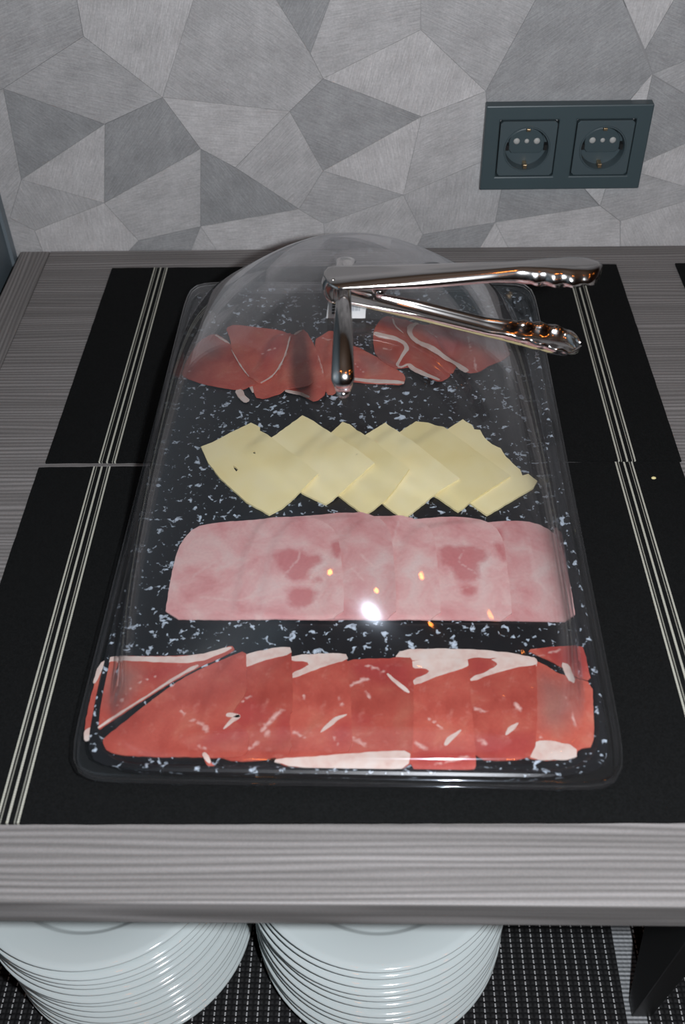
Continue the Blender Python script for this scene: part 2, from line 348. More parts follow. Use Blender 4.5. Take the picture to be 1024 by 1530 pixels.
# ------------------------------------------------------------------ placemats
def placemat(cx, cy, wx, wy, rot, label, dz=0):
    me = bpy.data.meshes.new('placemat'); nx, ny = 60, 40; V = []; F = []
    for lz in (0, 1):
        for j in range(ny+1):
            for i in range(nx+1):
                x = (i/nx-.5)*wx; y = (j/ny-.5)*wy
                ed = min(i, nx-i, j, ny-j) == 0
                jx = .0004*noise.noise(Vector((y*150, cx*9, 1))) if i in (0, nx) else 0
                jy = .0006*noise.noise(Vector((x*120, cy*9, 5))) if j in (0, ny) else 0
                z = lz*.0016
                V.append((x+jx, y+jy, z))
    s = (nx+1)*(ny+1)
    for j in range(ny):
        for i in range(nx):
            a = j*(nx+1)+i; F.append((a+s, a+1+s, a+nx+2+s, a+nx+1+s)); F.append((a, a+nx+1, a+nx+2, a+1))
    bd = [i for i in range(nx)] ; 
    per = [j*(nx+1)+i for (i, j) in [(i, 0) for i in range(nx)]+[(nx, j) for j in range(ny)]+[(i, ny) for i in range(nx, 0, -1)]+[(0, j) for j in range(ny, 0, -1)]]
    for k in range(len(per)):
        a, b = per[k], per[(k+1) % len(per)]; F.append((a, b, b+s, a+s))
    me.from_pydata(V, [], F); me.update(); me.materials.append(MT['mat'])
    o = link(bpy.data.objects.new('placemat', me), None, (cx, cy, .0002+dz)); o.rotation_euler[2] = rot
    return tag(o, label, 'placemat')
placemat(.005, .1795, .504, .2945, -.002, 'black striped placemat at the wall, under the back of the covered tray')
placemat(.003, -.1255, .506, .3085, .008, 'black striped placemat at the front edge, under the front of the tray')
placemat(.5675, .1795, .504, .2945, 0, 'black placemat with a corner showing right of the socket, apart from the tray')
V, F = lathe([(.0002, .0017), (.001, .0014), (.0014, .0007), (.001, 0), (.0002, 0)], 8)
p = onz(977, 715, .002); tag(mk('crumb', [(v[0]*1.4+p[0], v[1]+p[1], v[2]+.0019) for v in V], F, MT['cheese']), 'tiny pale crumb lying on the black placemat', 'crumb')

# ------------------------------------------------------------------ tray
def sring(a, b, e, z, x0=0, y0=0, n=200):
    R = []
    for k in range(n):
        t = 2*math.pi*(k+.5)/n; c, s = math.cos(t), math.sin(t); r = (abs(c)**e+abs(s)**e)**(-1/e)
        R.append((x0+a*c*r, y0+b*s*r, z))
    return R
TZ = .0175
TROT = -.0132
rings = [sring(.140, .242, 14, .0022), sring(.150, .252, 14, .0022), sring(.1535, .256, 14, .010), sring(.1560, .2585, 14, .0185), sring(.1545, .257, 22, .0195), sring(.1525, .255, 14, .019), sring(.1505, .253, 14, TZ)]
rings.append(sring(.1, .2, 10, TZ)); rings.append(sring(.01, .02, 6, TZ))
V, F = sweep(rings)
tray = mk('serving_tray', V, F, MT['tray'], loc=(0, 0, .0022)); tray.rotation_euler[2] = TROT
tray.data.polygons.foreach_set('use_smooth', [False]*len(tray.data.polygons))
tag(tray, 'black melamine tray with pale blue speckles holding sliced meats and cheese', 'tray')

# ------------------------------------------------------------------ slices, draped one over the other
GX0, GY0, GC = -.17, -.28, .001; GNX, GNY = 340, 560
HM = np.full((GNY, GNX), TZ+.0002)
gxx, gyy = np.meshgrid(GX0+GC*(np.arange(GNX)+.5), GY0+GC*(np.arange(GNY)+.5))
def inpoly(x, y, P):
    c = np.zeros(x.shape, bool); n = len(P)
    for i in range(n):
        x1, y1 = P[i][0], P[i][1]; x2, y2 = P[(i+1) % n][0], P[(i+1) % n][1]
        if y1 == y2: continue
        c ^= ((y1 > y) != (y2 > y)) & (x < (x2-x1)*(y-y1)/(y2-y1)+x1)
    return c
def shift_max(A, r):
    B = A.copy()
    for ax in (0, 1):
        C = B.copy()
        for k in range(1, r+1): C = np.maximum(C, np.maximum(np.roll(B, k, ax), np.roll(B, -k, ax)))
        B = C
    return B
def boxblur(A, r):
    for ax in (0, 1):
        C = A.copy()
        for k in range(1, r+1): C = C+np.roll(A, k, ax)+np.roll(A, -k, ax)
        A = C/(2*r+1)
    return A
def bil(A, x, y):
    u = np.clip((x-GX0)/GC-.5, 0, GNX-1.001); v = np.clip((y-GY0)/GC-.5, 0, GNY-1.001)
    i = u.astype(int); j = v.astype(int); fu = u-i; fv = v-j
    return A[j, i]*(1-fu)*(1-fv)+A[j, i+1]*fu*(1-fv)+A[j+1, i]*(1-fu)*fv+A[j+1, i+1]*fu*fv
def chaikin(P, it):
    for _ in range(it):
        Q = []
        for i in range(len(P)):
            a, b = np.array(P[i]), np.array(P[(i+1) % len(P)]); Q += [a*.78+b*.22, a*.22+b*.78]
        P = Q
    return [np.array(p) for p in P]
def resample(P, st):
    Q = []
    for i in range(len(P)):
        a, b = np.array(P[i]), np.array(P[(i+1) % len(P)]); L = np.linalg.norm(b-a); n = max(1, int(round(L/st)))
        for k in range(n): Q.append(a+(b-a)*k/n)
    return Q
def jitter(P, amp, fr, seed):
    n = len(P); Q = []
    for i in range(n):
        t = np.array(P[(i+1) % n])-np.array(P[i-1]); t = t/max(np.linalg.norm(t), 1e-9); nn = np.array([-t[1], t[0]])
        Q.append(np.array(P[i])+nn*amp*noise.noise(Vector((P[i][0]*fr, P[i][1]*fr, seed))))
    return Q
def flat(pts, z=.0205): return [onz(px, py, z)[:2] for px, py in pts]
def stroke_poly(pts, wd):
    """outline of a brush stroke along a polyline; wd: one width or one per point, in mm"""
    P = np.array(pts); n = len(P); wd = np.array(wd if isinstance(wd, (list, tuple)) else [wd]*n)*.0005
    L = []; R = []
    for i in range(n):
        t = P[min(i+1, n-1)]-P[max(i-1, 0)]; t = t/np.linalg.norm(t); nn = np.array([-t[1], t[0]])
        L.append(P[i]+nn*wd[i]); R.append(P[i]-nn*wd[i])
    return L+R[::-1]
def segdist(x, y, P):
    d = np.full(x.shape, 9.)
    for a, b in zip(P[:-1], P[1:]):
        ab = np.array(b)-np.array(a); l = ab@ab+1e-12; t = np.clip(((x-a[0])*ab[0]+(y-a[1])*ab[1])/l, 0, 1)
        d = np.minimum(d, np.hypot(x-a[0]-t*ab[0], y-a[1]-t*ab[1]))
    return d
def sheet(name, P, zfun, th, mat, parent=None, res=.0022, holes=(), attrf=None):
    P = [Vector((p[0], p[1])) for p in P]; n = len(P); pts = list(P); E = [(i, (i+1) % n) for i in range(n)]
    for h in holes:
        b = len(pts); pts += [Vector((p[0], p[1])) for p in h]; E += [(b+i, b+(i+1) % len(h)) for i in range(len(h))]
    A = np.array([(p.x, p.y) for p in P]); x0, y0 = A.min(0); x1, y1 = A.max(0)
    gx, gy = np.meshgrid(np.arange(x0, x1, res), np.arange(y0, y1, res)); gx = gx+rng.uniform(-.25, .25, gx.shape)*res; gy = gy+rng.uniform(-.25, .25, gy.shape)*res
    m = inpoly(gx, gy, A) & (segdist(gx, gy, list(A)+[A[0]]) > res*.5)
    pts += [Vector((a, b)) for a, b in zip(gx[m], gy[m])]
    v, e, f, *_ = delaunay_2d_cdt(pts, E, [list(range(n))], 1, 1e-7)
    v = np.array([(p.x, p.y) for p in v]); f = [list(t) for t in f]
    if holes:
        k = []
        for t in f:
            c = v[t].mean(0)
            if not any(inpoly(np.array([c[0]]), np.array([c[1]]), h)[0] for h in holes): k.append(t)
        f = k
    g = []
    for t in f:
        a = v[t]; ar = np.cross(a[1]-a[0], a[2]-a[0]); g.append(t if ar > 0 else t[::-1])
    f = g
    z = zfun(v[:, 0], v[:, 1]); N = len(v)
    V = np.concatenate([np.c_[v, z+th], np.c_[v, z]])
    cnt = {}
    for t in f:
        for i in range(len(t)): cnt[(t[i], t[(i+1) % len(t)])] = 1
    F = list(f)+[[i+N for i in t[::-1]] for t in f]+[(b, a, a+N, b+N) for (a, b) in cnt if (b, a) not in cnt]
    at = None
    if attrf: at = {k: np.tile(fn(v[:, 0], v[:, 1]), 2) for k, fn in attrf.items()}
    o = mk(name, V, F, mat, parent, smooth=True, attrs=at)
    o.data.set_sharp_from_angle(angle=math.radians(50))
    return o
SN = [0]
def slice_(name, label, cat, group, px, th, mat, fat=(), fatpoly=(), veins=(), patches=(), thin=(), sm=1, ripple=None, holes=(), jit=.0004, res=.0022, dr=2):
    global HM
    SN[0] += 1; sd = SN[0]*3.7
    P = flat(px)
    if sm: P = chaikin(P, sm)
    P = jitter(resample(P, .0016), jit, 260, sd)
    D = boxblur(shift_max(HM, dr), dr)+.00012
    rip = ripple or (lambda x, y: 0*x)
    zf = lambda x, y: bil(D, x, y)+rip(x, y)
    def vf(x, y):
        r = np.zeros(x.shape)
        for pts, wd in veins: r = np.maximum(r, np.clip(1.1-segdist(x, y, flat(pts))/(wd*.001), 0, 1))
        return r
    def soft(polys, w=.006):
        def fn(x, y):
            r = np.zeros(x.shape)
            for pp in polys:
                Q = chaikin(flat(pp), 1); ins = inpoly(x, y, Q); d = segdist(x, y, list(Q)+[Q[0]]); r = np.maximum(r, np.clip(.5+np.where(ins, d, -d)/w, 0, 1))
            return r
        return fn
    o = sheet(name, P, zf, th, mat, None, res, [flat(h) for h in holes], {'vein': vf, 'patch': soft(patches, .009), 'thin': soft(thin, .014)})
    tag(o, label, cat, group)
    ins = inpoly(gxx, gyy, [tuple(p) for p in P])
    HM = np.where(ins, np.maximum(HM, D+th+(rip(gxx, gyy))), HM)
    for k, (pts, wd) in enumerate(fat):
        Q = jitter(resample(chaikin(stroke_poly(flat(pts), wd), 1), .0016), .0005, 200, sd+k)
        sheet('fat_rim', Q, lambda x, y: zf(x, y)+th*.5, th*.5+.0003, MT['fat'], o, .0024)
        HM = np.where(inpoly(gxx, gyy, [tuple(p) for p in Q]), np.maximum(HM, D+th+.0003+rip(gxx, gyy)), HM)
    for k, pts in enumerate(fatpoly):
        Q = jitter(resample(chaikin(flat(pts), 1), .0016), .0006, 200, sd+9+k)
        sheet('fat_rim', Q, lambda x, y: zf(x, y)+th*.5, th*.5+.0003, MT['fat'], o, .0024)
        HM = np.where(inpoly(gxx, gyy, [tuple(p) for p in Q]), np.maximum(HM, D+th+.0003+rip(gxx, gyy)), HM)
    return o

# --- cheese, rightmost lies lowest
CG = 'cheese slices overlapping in a row'
CH = [
 ('pale yellow cheese slice with a ragged torn edge, last in the row', [(692,625),(705,633),(709,640),(718,641),(724,652),(735,662),(748,668),(757,681),(770,694),(778,700),(781,709),(790,706),(803,717),(798,727),(728,768),(706,752),(612,676)], ()),
 ('pale yellow cheese slice with a rounded corner, beside the ragged slice', [(606,638),(622,628),(640,630),(662,638),(763,712),(685,763),(655,742),(545,680)], ()),
 ('pale yellow cheese slice, fourth in the row from the slice with holes', [(576,630),(687,719),(641,745),(610,769),(595,768),(580,757),(492,681)], ()),
 ('pale yellow cheese slice, third in the row from the slice with holes', [(512,629),(522,632),(612,706),(577,748),(545,768),(510,742),(445,691)], ()),
 ('pale yellow cheese slice lying directly under the slice with holes', [(452,619),(470,628),(560,698),(510,737),(487,752),(451,735),(379,672)], ()),
 ('pale yellow cheese slice with two small holes, topmost of the row', [(300,666),(318,659),(340,647),(375,630),(389,637),(388,642),(394,645),(476,712),(450,734),(420,758),(402,767),(368,748),(330,714),(311,690)],
    ([(348,694),(352,696),(356,700),(353,703),(350,699)], [(378,674),(381,675),(382,679),(379,678)]))]
for lb, px, hl in CH:
    slice_('cheese_slice', lb, 'cheese', CG, px, .0017, MT['cheese'], sm=0, holes=hl, jit=.0004, res=.003, dr=4)

# --- cooked ham
HG = 'cooked ham slices overlapping in a row'
def ham(x0, x1, top=772, slant=0):
    L = x0; R = x1; y = top
    return [(L,922),(L+8,872),(L+16,832),(L+25,808),(L+45,y+15),(L+80,y+8),(L+125,y+5),((L+R)/2+40,y+1),(R-45-slant,y+4),(R-18-slant,y+17),(R-6-slant*.8,y+40),(R-slant*.4,880),(R,926),((L+R)/2+60,925),((L+R)/2-40,923)]
HS = [
 ('pale pink cooked ham slice with brown specks, last in the row', ham(592,862,774,18), [[(740,786),(756,790),(752,806),(740,802)]], [([(790,800),(800,860),(835,900)], 2)]),
 ('pink cooked ham slice with dark red marbling, second from the end', ham(498,766,768,8), [[(655,815),(690,812),(735,820),(728,838),(716,842),(718,868),(686,868),(676,848),(656,835)], [(738,808),(756,815),(760,842),(745,835)], [(690,873),(716,872),(712,890),(690,888)]], [([(700,812),(684,838),(715,858)], 1.2), ([(690,880),(725,868)], 1)]),
 ('plain pale pink cooked ham slice, third in the row', ham(396,659,767,3), [], [([(597,775),(590,800),(578,850)], 1.5)]),
 ('pale pink cooked ham slice directly under the marbled end slice', ham(352,592,762,0), [], [([(540,830),(560,850),(580,840)], 2), ([(525,850),(545,870)], 1.5)]),
 ('pink cooked ham slice with a large red patch, topmost of the row', ham(245,514,770,0), [[(405,825),(450,818),(456,832),(482,826),(484,842),(466,850),(462,868),(432,868),(420,850)], [(430,880),(470,878),(478,890),(452,915),(430,905)], [(492,812),(508,808),(512,838),(500,838)], [(466,866),(480,862),(480,874),(468,874)]], [([(288,858),(330,832),(345,826)], 2), ([(425,860),(445,838),(450,820)], 1.4), ([(430,876),(470,874),(500,862)], 1.6), ([(300,890),(360,896),(420,880)], 2)])]
for lb, px, pt, vn in HS:
    slice_('ham_slice', lb, 'ham', HG, px, .0011, MT['ham'], patches=pt, veins=vn, sm=1, jit=.0003, res=.0019)

# --- prosciutto, front row (drawn from the lowest up)
PG = 'cured ham slices in the front row'
FR = [
 ('dark red cured ham piece at the tray side, behind the folded end slice', [(786,968),(820,964),(870,961),(876,975),(880,995),(884,1014),(862,1010),(835,990),(808,978)], [], [], [([(800,978),(840,968)], 1)], [[(800,962),(880,962),(886,1014),(840,1000)]], []),
 ('greyish thin cured ham slice with white fat, end of the front row', [(590,980),(598,970),(640,967),(720,970),(780,977),(815,990),(832,1002),(855,1010),(886,1018),(888,1060),(889,1112),(865,1116),(862,1131),(805,1134),(760,1120),(690,1080),(620,1020)],
   [], [[(590,981),(600,968),(660,966),(745,970),(802,980),(803,996),(740,992),(660,984),(600,984)], [(790,1112),(812,1102),(864,1113),(862,1132),(795,1134)], [(838,988),(852,992),(862,1020),(848,1012)]],
   [([(808,1100),(830,1108)], 1.2), ([(848,1040),(860,1080)], 1)], [], [[(800,1000),(850,1020),(860,1060),(840,1090),(806,1080)]]),
 ('wide cured ham slice with an angled white fat edge, beside the greyish end slice', [(680,1000),(700,981),(740,983),(796,981),(802,987),(804,1060),(800,1128),(765,1134),(712,1132),(690,1090)],
   [([(756,1097),(765,1087),(775,1079)], [1.5,3.4,1])], [[(732,983),(796,980),(804,986),(803,993),(772,996),(742,1004),(704,1018),(702,1012),(736,998),(746,991)]],
   [([(712,1058),(728,1062)], 1.5), ([(715,1102),(726,1108)], 2.2), ([(770,1050),(780,1060)], 2)], [[(702,984),(735,986),(742,996),(708,1008)], [(706,1100),(800,1090),(798,1128),(712,1130)]], []),
 ('cured ham slice with a bent fat top, sixth along the front row', [(590,1000),(617,985),(660,984),(697,984),(701,1000),(705,1060),(713,1140),(709,1148),(640,1148),(613,1147),(600,1080)],
   [([(665,1111),(674,1100),(689,1090)], [2,3.4,1])], [[(616,984),(698,983),(700,998),(662,1005),(620,1024),(617,1014),(644,1003),(636,997),(616,998)]],
   [([(622,1108),(636,1116)], 2.4), ([(640,1070),(660,1085)], 1.3), ([(650,1140),(700,1128)], 1.4)], [[(618,996),(640,999),(638,1010),(619,1016)], [(616,1118),(712,1112),(710,1147),(616,1146)]], []),
 ('deep red cured ham slice without fat on top and white fat at its foot', [(490,1000),(520,983),(560,981),(612,981),(617,987),(619,1060),(617,1118),(612,1146),(560,1148),(470,1146),(430,1142),(405,1134),(440,1118),(500,1060)],
   [([(579,1004),(592,1018),(612,1034)], [1,2.4,2])], [[(404,1134),(440,1128),(520,1124),(570,1120),(614,1119),(611,1146),(560,1148),(470,1146),(430,1142)]],
   [([(523,1022),(545,1012),(560,1010)], 1.7), ([(548,1030),(551,1040)], 1.2), ([(527,1100),(548,1112)], 2.2), ([(545,990),(575,1000)], 1.5)], [[(523,984),(615,984),(616,1030),(590,1020),(530,1012)], [(522,1060),(560,1075),(530,1090)]], []),
 ('cured ham slice with a white fat cap, fourth along the front row', [(400,1010),(437,978),(480,975),(516,973),(519,985),(525,1050),(527,1120),(500,1126),(430,1131),(400,1128),(390,1080)],
   [([(479,1093),(494,1080),(505,1071),(519,1066)], [1,3.4,2.6,1])], [[(432,977),(517,972),(520,985),(482,993),(438,1012),(434,1004),(462,992),(458,986),(434,985)]],
   [([(450,1030),(456,1042)], 1.1), ([(505,1042),(512,1050)], 1.4), ([(440,1092),(455,1100)], 1.5), ([(500,1100),(504,1110)], 1.2)], [[(438,984),(457,988),(456,996),(440,1002)], [(490,1090),(524,1068),(525,1112),(500,1114)]], []),
 ('cured ham slice with fat cap and white branching streaks, beside the large pointed slice', [(330,1000),(360,978),(432,964),(436,976),(438,1060),(432,1066),(437,1128),(410,1132),(350,1135),(325,1128),(300,1080)],
   [], [[(345,985),(366,974),(433,962),(436,975),(402,982),(368,994),(350,996)]],
   [([(392,1090),(406,1074),(414,1064),(424,1060)], 2.2), ([(400,1090),(398,1100)], 2), ([(370,1118),(386,1106)], 2), ([(360,1048),(372,1038)], 1)], [[(372,1035),(408,1062),(395,1085),(345,1085),(345,1062)], [(420,1064),(436,1066),(430,1100),(410,1110)]], []),
 ('large pointed cured ham slice with orange tip, on top of the front row', [(152,1108),(154,1100),(180,1080),(230,1040),(270,1012),(300,996),(340,980),(368,969),(368,1000),(369,1034),(352,1056),(345,1072),(372,1090),(370,1128),(330,1131),(300,1128),(240,1128),(185,1126),(160,1120)],
   [([(358,1069),(345,1067),(338,1067)], [2,3,2]), ([(334,1088),(346,1076),(358,1068)], [1,3,3])], [],
   [([(270,1060),(278,1070),(300,1078),(308,1084)], 1.6), ([(305,1086),(310,1090)], 2.4), ([(255,1022),(262,1020)], 1.6), ([(298,1112),(308,1118)], 1.6)], [[(330,1085),(372,1075),(370,1105),(300,1112)]], []),
 ('separate cured ham slice bordered with white fat, left of the large pointed slice', [(127,1104),(126,1080),(133,1045),(142,1012),(152,988),(168,977),(230,978),(300,976),(328,968),(346,961),(351,969),(335,978),(298,994),(262,1014),(230,1033),(180,1065),(150,1085),(136,1098)],
   [([(140,1018),(150,992),(168,980),(230,983),(292,983),(346,965)], [2,4,3.5,4,6,3]), ([(138,1090),(180,1062),(230,1031),(262,1010),(296,992)], [1.5,1.6,1.6,2.2,3]), ([(129,1104),(129,1092),(138,1087)], [3,5,4])], [],
   [([(175,1052),(200,1020),(240,1005)], .9)], [[(230,992),(285,988),(262,1004),(205,1022)]], [[(160,1000),(215,994),(196,1035),(160,1060)]]),
]
for lb, px, fs, fp, vn, pt, th in FR:
    slice_('cured_ham_slice', lb, 'cured ham', PG, px, .0008, MT['lean'], fs, fp, vn, pt, th)
slice_('cured_ham_scrap', 'small curled scrap of fat and meat at the front tray edge', 'cured ham', None, [(302,1122),(308,1124),(313,1134),(322,1144),(316,1146),(307,1138)], .0008, MT['lean'], [([(304,1124),(309,1132),(314,1138)], [2,3,1.5])], res=.0015)

# --- prosciutto, back row
def rp(amp, kx, ky, ph):
    return lambda x, y: amp*(1+np.sin(x*kx+y*ky+ph))
BG = 'cured ham slices at the back of the tray'
BR = [
 ('slender cured ham slice with a white fat foot, reaching toward the wavy slices', [(490,508),(520,512),(536,516),(560,530),(590,549),(607,560),(604,574),(570,571),(530,568),(490,566)], [([(525,564),(560,567),(604,571)], [3,5,4])], [], [([(530,540),(545,556)], 1)], [[(528,540),(550,546),(540,560),(528,556)]], [[(540,526),(570,545),(560,558),(545,545)]], rp(.0006,120,30,0)),
 ('cured ham slice standing behind the chrome handle', [(470,505),(480,500),(495,492),(505,500),(508,540),(513,580),(492,590),(482,575),(474,540)], [], [], [([(480,502),(502,512)], .9)], [], [], rp(.0007,150,20,1)),
 ('crumpled cured ham slice with pale lower edge in the handle shadow', [(432,506),(452,491),(462,500),(476,530),(483,556),(489,588),(472,600),(455,590),(440,580),(425,582),(420,560)], [([(426,583),(446,584),(462,592)], [3,3.5,2]), ([(440,500),(452,494)], [3,2])], [], [([(484,560),(476,530)], .8)], [], [], rp(.0012,160,40,2)),
 ('cured ham slice with straight lower edge between two overlapping slices', [(410,505),(432,497),(445,505),(456,530),(466,560),(468,578),(440,580),(420,585),(385,595),(376,578),(378,560),(395,540)], [([(374,572),(378,584)], [3,2])], [], [([(430,512),(425,540),(410,562)], .8)], [], [], rp(.0006,110,60,.5)),
 ('leaf shaped cured ham slice lying outermost by the clear cover side', [(271,560),(275,545),(288,522),(298,507),(314,497),(326,497),(344,510),(350,525),(372,560),(385,572),(370,578),(355,580),(330,577),(306,573),(285,566)], [([(356,580),(362,592),(370,598)], [7,6,5]), ([(322,498),(343,511)], [2,1.5])], [], [([(272,553),(285,554)], 1)], [], [[(290,525),(315,505),(335,520),(320,535)]], rp(.0006,70,40,0)),
 ('broad cured ham slice with a thin pale outline, topmost of the back row', [(337,489),(350,484),(380,487),(422,491),(438,502),(431,516),(427,532),(420,549),(408,562),(396,571),(384,571),(372,562),(358,543),(346,522),(344,505)], [([(434,505),(428,530),(420,549),(407,562),(390,571)], [1,1.2,1.4,1.4,1]), ([(346,522),(358,543),(372,562)], [.8,1,.8])], [], [([(392,528),(412,522)], .9), ([(418,498),(424,500)], 1.6)], [[(400,505),(425,500),(420,530),(395,560),(385,545)]], [], rp(.0007,60,70,1)),
 ('folded cured ham slice with a wavy white fat edge, in front of the slender slice', [(557,498),(562,488),(575,475),(590,472),(612,476),(640,498),(662,530),(677,556),(657,570),(640,566),(620,556),(610,550),(594,552),(585,548),(561,532)],
   [([(559,497),(572,504),(590,509),(604,515),(609,524),(602,534),(593,546),(597,551),(610,547)], [4,5,5,4.5,4,3,3,3,2.5]), ([(610,547),(620,556),(636,563),(657,567)], [3,4.5,5,3.5]), ([(587,476),(590,488),(603,498)], [1.2,1.5,1])], [], [([(567,517),(585,524)], .9)], [[(572,482),(588,480),(596,500),(575,494)]], [[(563,517),(585,528),(588,544),(566,534)]], rp(.0022,140,55,0)),
 ('small flap of cured ham between the two wavy slices', [(650,530),(684,540),(676,559),(662,552)], [], [], [], [], [], None),
 ('large rippled cured ham slice with a curling fat edge, under the tongs', [(610,500),(611,488),(624,482),(645,483),(662,476),(700,474),(738,488),(766,525),(752,535),(733,543),(716,556),(699,560),(690,550),(680,543),(660,538),(640,525),(620,512)],
   [([(625,484),(613,490),(612,501),(624,511),(645,525),(662,536),(680,542),(691,551),(698,558)], [3,5,5,5,5,5,4,4.5,5])], [], [([(700,500),(706,530),(713,556)], 1.2), ([(757,522),(766,528)], 2), ([(640,497),(655,510)], 1.4)], [[(640,495),(690,490),(695,520),(660,525),(640,510)]], [[(705,490),(740,500),(755,525),(725,535)]], rp(.0018,150,-60,1)),
]
for lb, px, fs, fp, vn, pt, th, r in BR:
    slice_('cured_ham_slice', lb, 'cured ham', BG, px, .0008, MT['lean'], fs, fp, vn, pt, th, ripple=r)

# ------------------------------------------------------------------ clear dome cover with chrome bow handle
DH, DA, DB, DX, DY, DN, DM = .146, .1450, .2465, -.003, -.002, 2.14, 1.784
DZ = .0225
def ds(t): return max(0., 1-t**DN)**(1/DM)
def de(t): return 2.0+7.0*(1-t)**4
def dome_z(x, y):
    lo, hi = 0., 1.
    for _ in range(40):
        t = (lo+hi)/2; s = ds(t)+1e-9; e = de(t)
        if abs((x-DX)/(DA*s))**e+abs((y-DY)/(DB*s))**e < 1: lo = t
        else: hi = t
    return DZ+DH*lo
cov = tag(empty('tray_cover', (0, 0, .0135)), 'clear domed plastic cover with chrome handle over the speckled tray', 'cover')
rings = [sring(.1617, .2642, 22, .0135), sring(.1622, .2647, 22, .0165), sring(.1625, .265, 22, .0195), sring(.1618, .2643, 22, .0219), sring(.1600, .2625, 22, DZ)]
c_, s_ = math.cos(TROT), math.sin(TROT)
rings = [[(c_*p[0]-s_*p[1], s_*p[0]+c_*p[1], p[2]) for p in r] for r in rings]
rings.append(sring(DA+.0080, DB+.0080, 13, DZ, DX*.8, DY*.8))
for k in range(5):
    an = math.pi/2*k/5; rings.append(sring(DA+.0058-.0058*math.sin(an), DB+.0058-.0058*math.sin(an), 10, DZ+.0058*(1-math.cos(an)), DX, DY))
for k in range(1, 46):
    t = .006+.994*(1-math.cos(math.pi/2*k/45)) if False else math.sin(math.pi/2*k/45.5)
    if DZ+DH*t > DZ+.0062: rings.append(sring(DA*ds(t), DB*ds(t), de(t), DZ+DH*t, DX, DY))
V, F = sweep(rings, cap=False); n = 200
V.append((DX, DY, DZ+DH)); F += [((len(rings)-1)*n+k, (len(rings)-1)*n+(k+1) % n, len(V)-1) for k in range(n)]
dome = mk('dome', V, F, MT['clear'], cov, loc=(0, 0, .0135), smooth=True); solidify(dome, .0022, -1)
# handle
HX = -.0045
ya, yb = -.086, .047
rings = []; NR = 40
for k in range(NR+1):
    f = k/NR; y = ya+(yb-ya)*f
    b = min(1, math.sin(math.pi*f)**.55*1.02) if 0 < f < 1 else 0
    zb = DZ+DH+.0225; z0 = dome_z(HX, ya)+.004 if f < .5 else dome_z(HX, yb)+.004
    z = z0+(zb-.0025-z0)*b
    wd = .0046+.0026*abs(2*f-1)**1.2; th = .0030
    if k in (0, NR): wd *= .6; th *= .5
    # tangent
    rings.append((y, z, wd, th))
RR = []
for k, (y, z, wd, th) in enumerate(rings):
    a = rings[max(k-1, 0)]; b = rings[min(k+1, NR)]; t = Vector((0, b[0]-a[0], b[1]-a[1])).normalized(); nn = Vector((0, -t.z, t.y))
    RR.append([tuple(Vector((HX, y, z))+Vector((1, 0, 0))*(wd*math.cos(q))+nn*(th*math.sin(q))) for q in [2*math.pi*i/20 for i in range(20)]])
V, F = sweep(RR); hd = mk('handle', V, F, MT['steel'], cov, smooth=True)
for y in (ya+.003, yb-.003):
    V, F = lathe([(.0002, .0030), (.003, .0028), (.0042, .002), (.0045, .001), (.0045, -.001)], 24)
    z = dome_z(HX, y); mk('mounting_stud', [(v[0]+HX, v[1]+y, v[2]+z+.0005) for v in V], F, MT['steel'], hd, smooth=True)
# printed sticker on the dome, beside the handle
def dome_hit(px, py, off):
    d = ray(px, py); d = d/np.linalg.norm(d)
    for k in np.arange(.45, 1.0, .0003):
        P = CAM+d*k
        if P[2] < DZ+DH and abs((P[0]-DX)/DA) < .9 and abs((P[1]-DY)/DB) < .9 and P[2] < dome_z(P[0], P[1]): return np.array([P[0], P[1], dome_z(P[0], P[1])+off])
    return P
def dome_patch(name, quad, nu, nv, off, mat, parent):
    V = []; q = [np.array(p, float) for p in quad]
    for j in range(nv+1):
        for i in range(nu+1):
            u, v = i/nu, j/nv; p = (q[0]*(1-u)+q[1]*u)*(1-v)+(q[3]*(1-u)+q[2]*u)*v; V.append(dome_hit(p[0], p[1], off))
    F = [(j*(nu+1)+i, (j+1)*(nu+1)+i, (j+1)*(nu+1)+i+1, j*(nu+1)+i+1) for j in range(nv) for i in range(nu)]
    o = mk(name, V, F, mat, parent); solidify(o, .0002, 0); return o
lb = dome_patch('sticker', [(492,441),(548,441),(546,476),(488,476)], 8, 6, .0003, MT['label'], cov)
for y in (445, 449.5, 454, 458.5, 463, 467.5):
    dx = .06*(472-y); dome_patch('printed_character', [(496+dx, y), (502+dx, y), (501.7+dx, y+2.8), (495.7+dx, y+2.8)], 1, 1, .0006, MT['ink'], lb)
for k in range(8):
    x = 524+k*1.9; wd = 1.2 if k % 3 else .7
    dome_patch('barcode_bar', [(x, 454), (x+wd, 454), (x-.6+wd, 466), (x-.6, 466)], 1, 2, .0006, MT['inkg'], lb)

